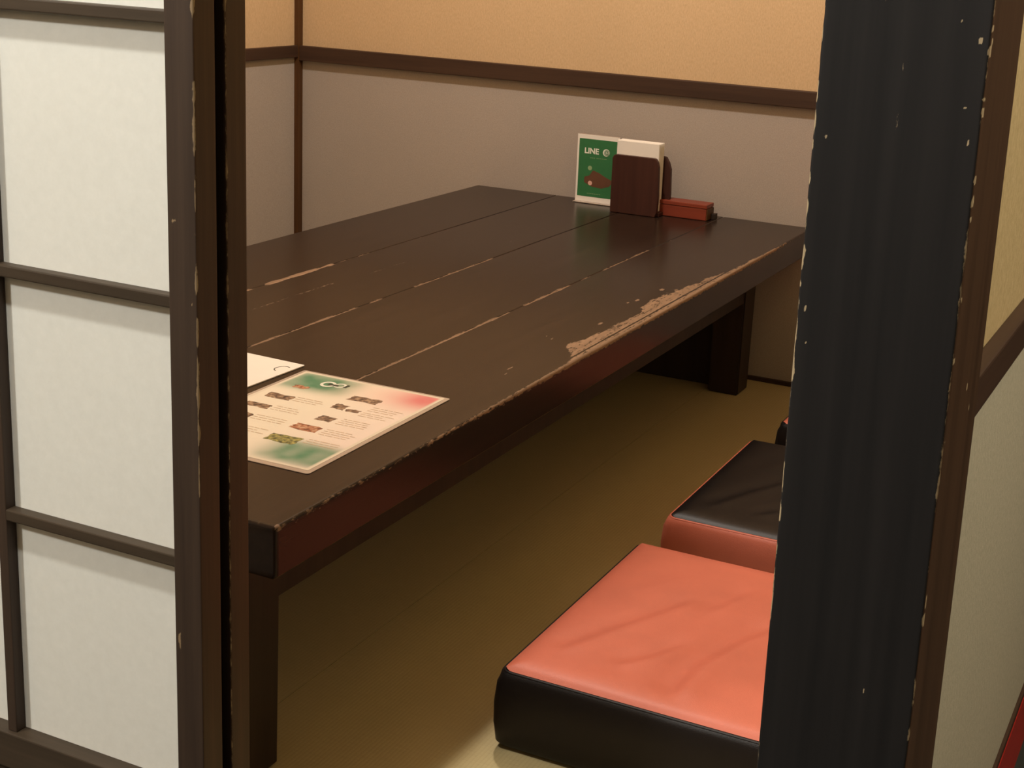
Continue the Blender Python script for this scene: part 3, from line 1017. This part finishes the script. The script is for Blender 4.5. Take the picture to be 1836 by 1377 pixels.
def text(name, body, size, loc, mat, parent, bold=0.0, sx=1.0):
    cu = bpy.data.curves.new(name, 'FONT')
    cu.body = body
    cu.size = size
    cu.offset = bold
    cu.extrude = 0.0
    cu.align_x = 'LEFT'
    tmp = bpy.data.objects.new(name + '_tmp', cu)
    COL.objects.link(tmp)
    dg = bpy.context.evaluated_depsgraph_get()
    me = bpy.data.meshes.new_from_object(tmp.evaluated_get(dg))
    bpy.data.objects.remove(tmp)
    me.materials.clear()
    for v in me.vertices:
        x, y, z = v.co
        v.co = (loc[0] + x * sx, loc[1], loc[2] + y)
    o_ = link(name, me, mat, parent)
    return o_


text('lettering', 'LINE', 0.0168, (-0.0325, -0.0010, 0.1085), M_WHITEP, pc, bold=0.0006, sx=1.02)
flat('badge', disc(0.0135 + 0.006, 0.1135, 0.0080, 24), -0.0009, M_WHITEP, pc)
text('badge_sign', '@', 0.0125, (0.0145, -0.0012, 0.1100), M_GREEN, pc, bold=0.0002, sx=0.95)
bm = bmesh.new()
for k, (xa, xb, z) in enumerate(((-0.018, -0.006, 0.0985), (-0.003, 0.020, 0.0985), (-0.022, 0.010, 0.0195))):
    x = xa
    while x < xb:
        q = [bm.verts.new((x, -0.00085, z)), bm.verts.new((x + 0.003, -0.00085, z)), bm.verts.new((x + 0.003, -0.00085, z + 0.0012)), bm.verts.new((x, -0.00085, z + 0.0012))]
        bm.faces.new(q)
        x += 0.0042
me = bpy.data.meshes.new('small_print'); bm.to_mesh(me); bm.free()
link('small_print', me, M_PALEG, pc)['kind'] = 'stuff'

# wooden napkin holder with a stack of paper napkins
hx0, hx1 = -1.1865, -1.0735
hcx = (hx0 + hx1) / 2
hold = thing('napkin_holder', (hcx, 2.79, TH + 0.0003), 'dark brown wooden napkin holder beside the green card sign', 'napkin holder')
hw = (hx1 - hx0) / 2


def plate(h, wl, wr, cut):
    pts = [(-wl, 0.0), (wr - 0.004, 0.0), (wr, 0.010), (wr + 0.001, 0.045), (wr - 0.001, h - cut * 2.2), (wr - cut * 0.5, h - cut), (wr - cut * 1.1, h - 0.001), (wr - cut * 1.6, h)]
    pts += [(-wl + 0.008, h), (-wl + 0.003, h - 0.002), (-wl, h - 0.008)]
    return pts


link('front_plate', prism('front_plate', plate(0.124, hw, hw - 0.006, 0.008), -0.022, -0.012, 0.0012, 'Y'), M_HOLDER, hold)
link('back_plate', prism('back_plate', plate(0.124, hw, hw + 0.004, 0.012), 0.022, 0.032, 0.0012, 'Y'), M_HOLDER, hold)
boxo('base', [(-hw + 0.001, hw - 0.004, -0.012, 0.022, 0.0, 0.008)], M_HOLDER, hold, 0.001)
for i in range(12):
    nx = 0.0006 * math.sin(i * 2.1)
    y0 = 2.7785 + 0.0026 * i
    nap = boxo('paper_napkin', [(-0.048 + nx, 0.048 + nx, 0.0, 0.0022, 0.0, 0.1445 + 0.0008 * math.sin(i * 3.7))], M_PAPERW, None, 0.0009, loc=(-1.1335, y0, TH + 0.0088))
    lab = ('frontmost white napkin in the wooden holder' if i == 0 else 'rearmost white napkin in the wooden holder' if i == 11 else 'white napkin inside the stack in the wooden holder, between front and rear ones')
    tag(nap, lab, 'napkin', 'paper napkins in the holder')

# small red brown wooden box lying to the right
bxr = thing('wooden_box', (-1.0315, 2.822, TH + 0.0003), 'small red brown wooden box lying right of the napkin holder', 'box')
boxo('body', [(-0.056, 0.051, -0.020, 0.022, 0.0, 0.0245)], M_BOX, bxr, 0.0012)
boxo('lid', [(-0.057, 0.052, -0.021, 0.023, 0.0250, 0.0335)], M_BOX, bxr, 0.0014)
e = boxo('end_panel', [(0.0512, 0.0535, -0.019, 0.021, 0.001, 0.0240)], M_BOXEND, bxr, 0.0005)
e['label'] = 'darker olive brown end of the box'
boxo('foot', [(0.0538, 0.062, 0.004, 0.022, 0.0, 0.012)], M_TLEG, bxr, 0.001)

# ------------------------------------------------------------------ lamps (out of the frame)


def lathe(name, prof, n, mat, parent, loc=None):
    V, F = [], []
    for (r, z) in prof:
        for i in range(n):
            a = 2 * math.pi * i / n
            V.append((r * math.cos(a), r * math.sin(a), z))
    for k in range(len(prof) - 1):
        for i in range(n):
            F.append((k * n + i, k * n + (i + 1) % n, (k + 1) * n + (i + 1) % n, (k + 1) * n + i))
    me = bpy.data.meshes.new(name); me.from_pydata(V, [], F); me.update()
    return smooth(link(name, me, mat, parent, loc), 50)


pl = thing('pendant_lamp', (-1.12, 2.02, 2.0), 'small pendant lamp hanging over the low table', 'lamp')
lathe('socket', [(0.001, 0.07), (0.022, 0.068), (0.022, 0.012), (0.018, 0.008), (0.001, 0.008)], 20, M_METAL, pl)
lathe('cord', [(0.003, 0.07), (0.003, 0.30)], 8, M_METAL, pl)
for nm, x, y, lb in (('ceiling_light', -0.845, 0.30, 'ceiling light over the corridor in front of the sliding doors'), ('ceiling_light', -2.0, -0.9, 'added fill light, out of view, over the near part of the corridor'), ('ceiling_light', 0.75, 1.35, 'ceiling light over the passage right of the pillar')):  # the near corridor fixture only houses the added fill lamp
    c = thing(nm, (x, y, CEIL), lb, 'lamp')
    lathe('rim', [(0.001, 0.0), (0.08, 0.0), (0.085, -0.01), (0.08, -0.02), (0.06, -0.022), (0.05, -0.015), (0.001, -0.015)], 28, M_METAL, c)
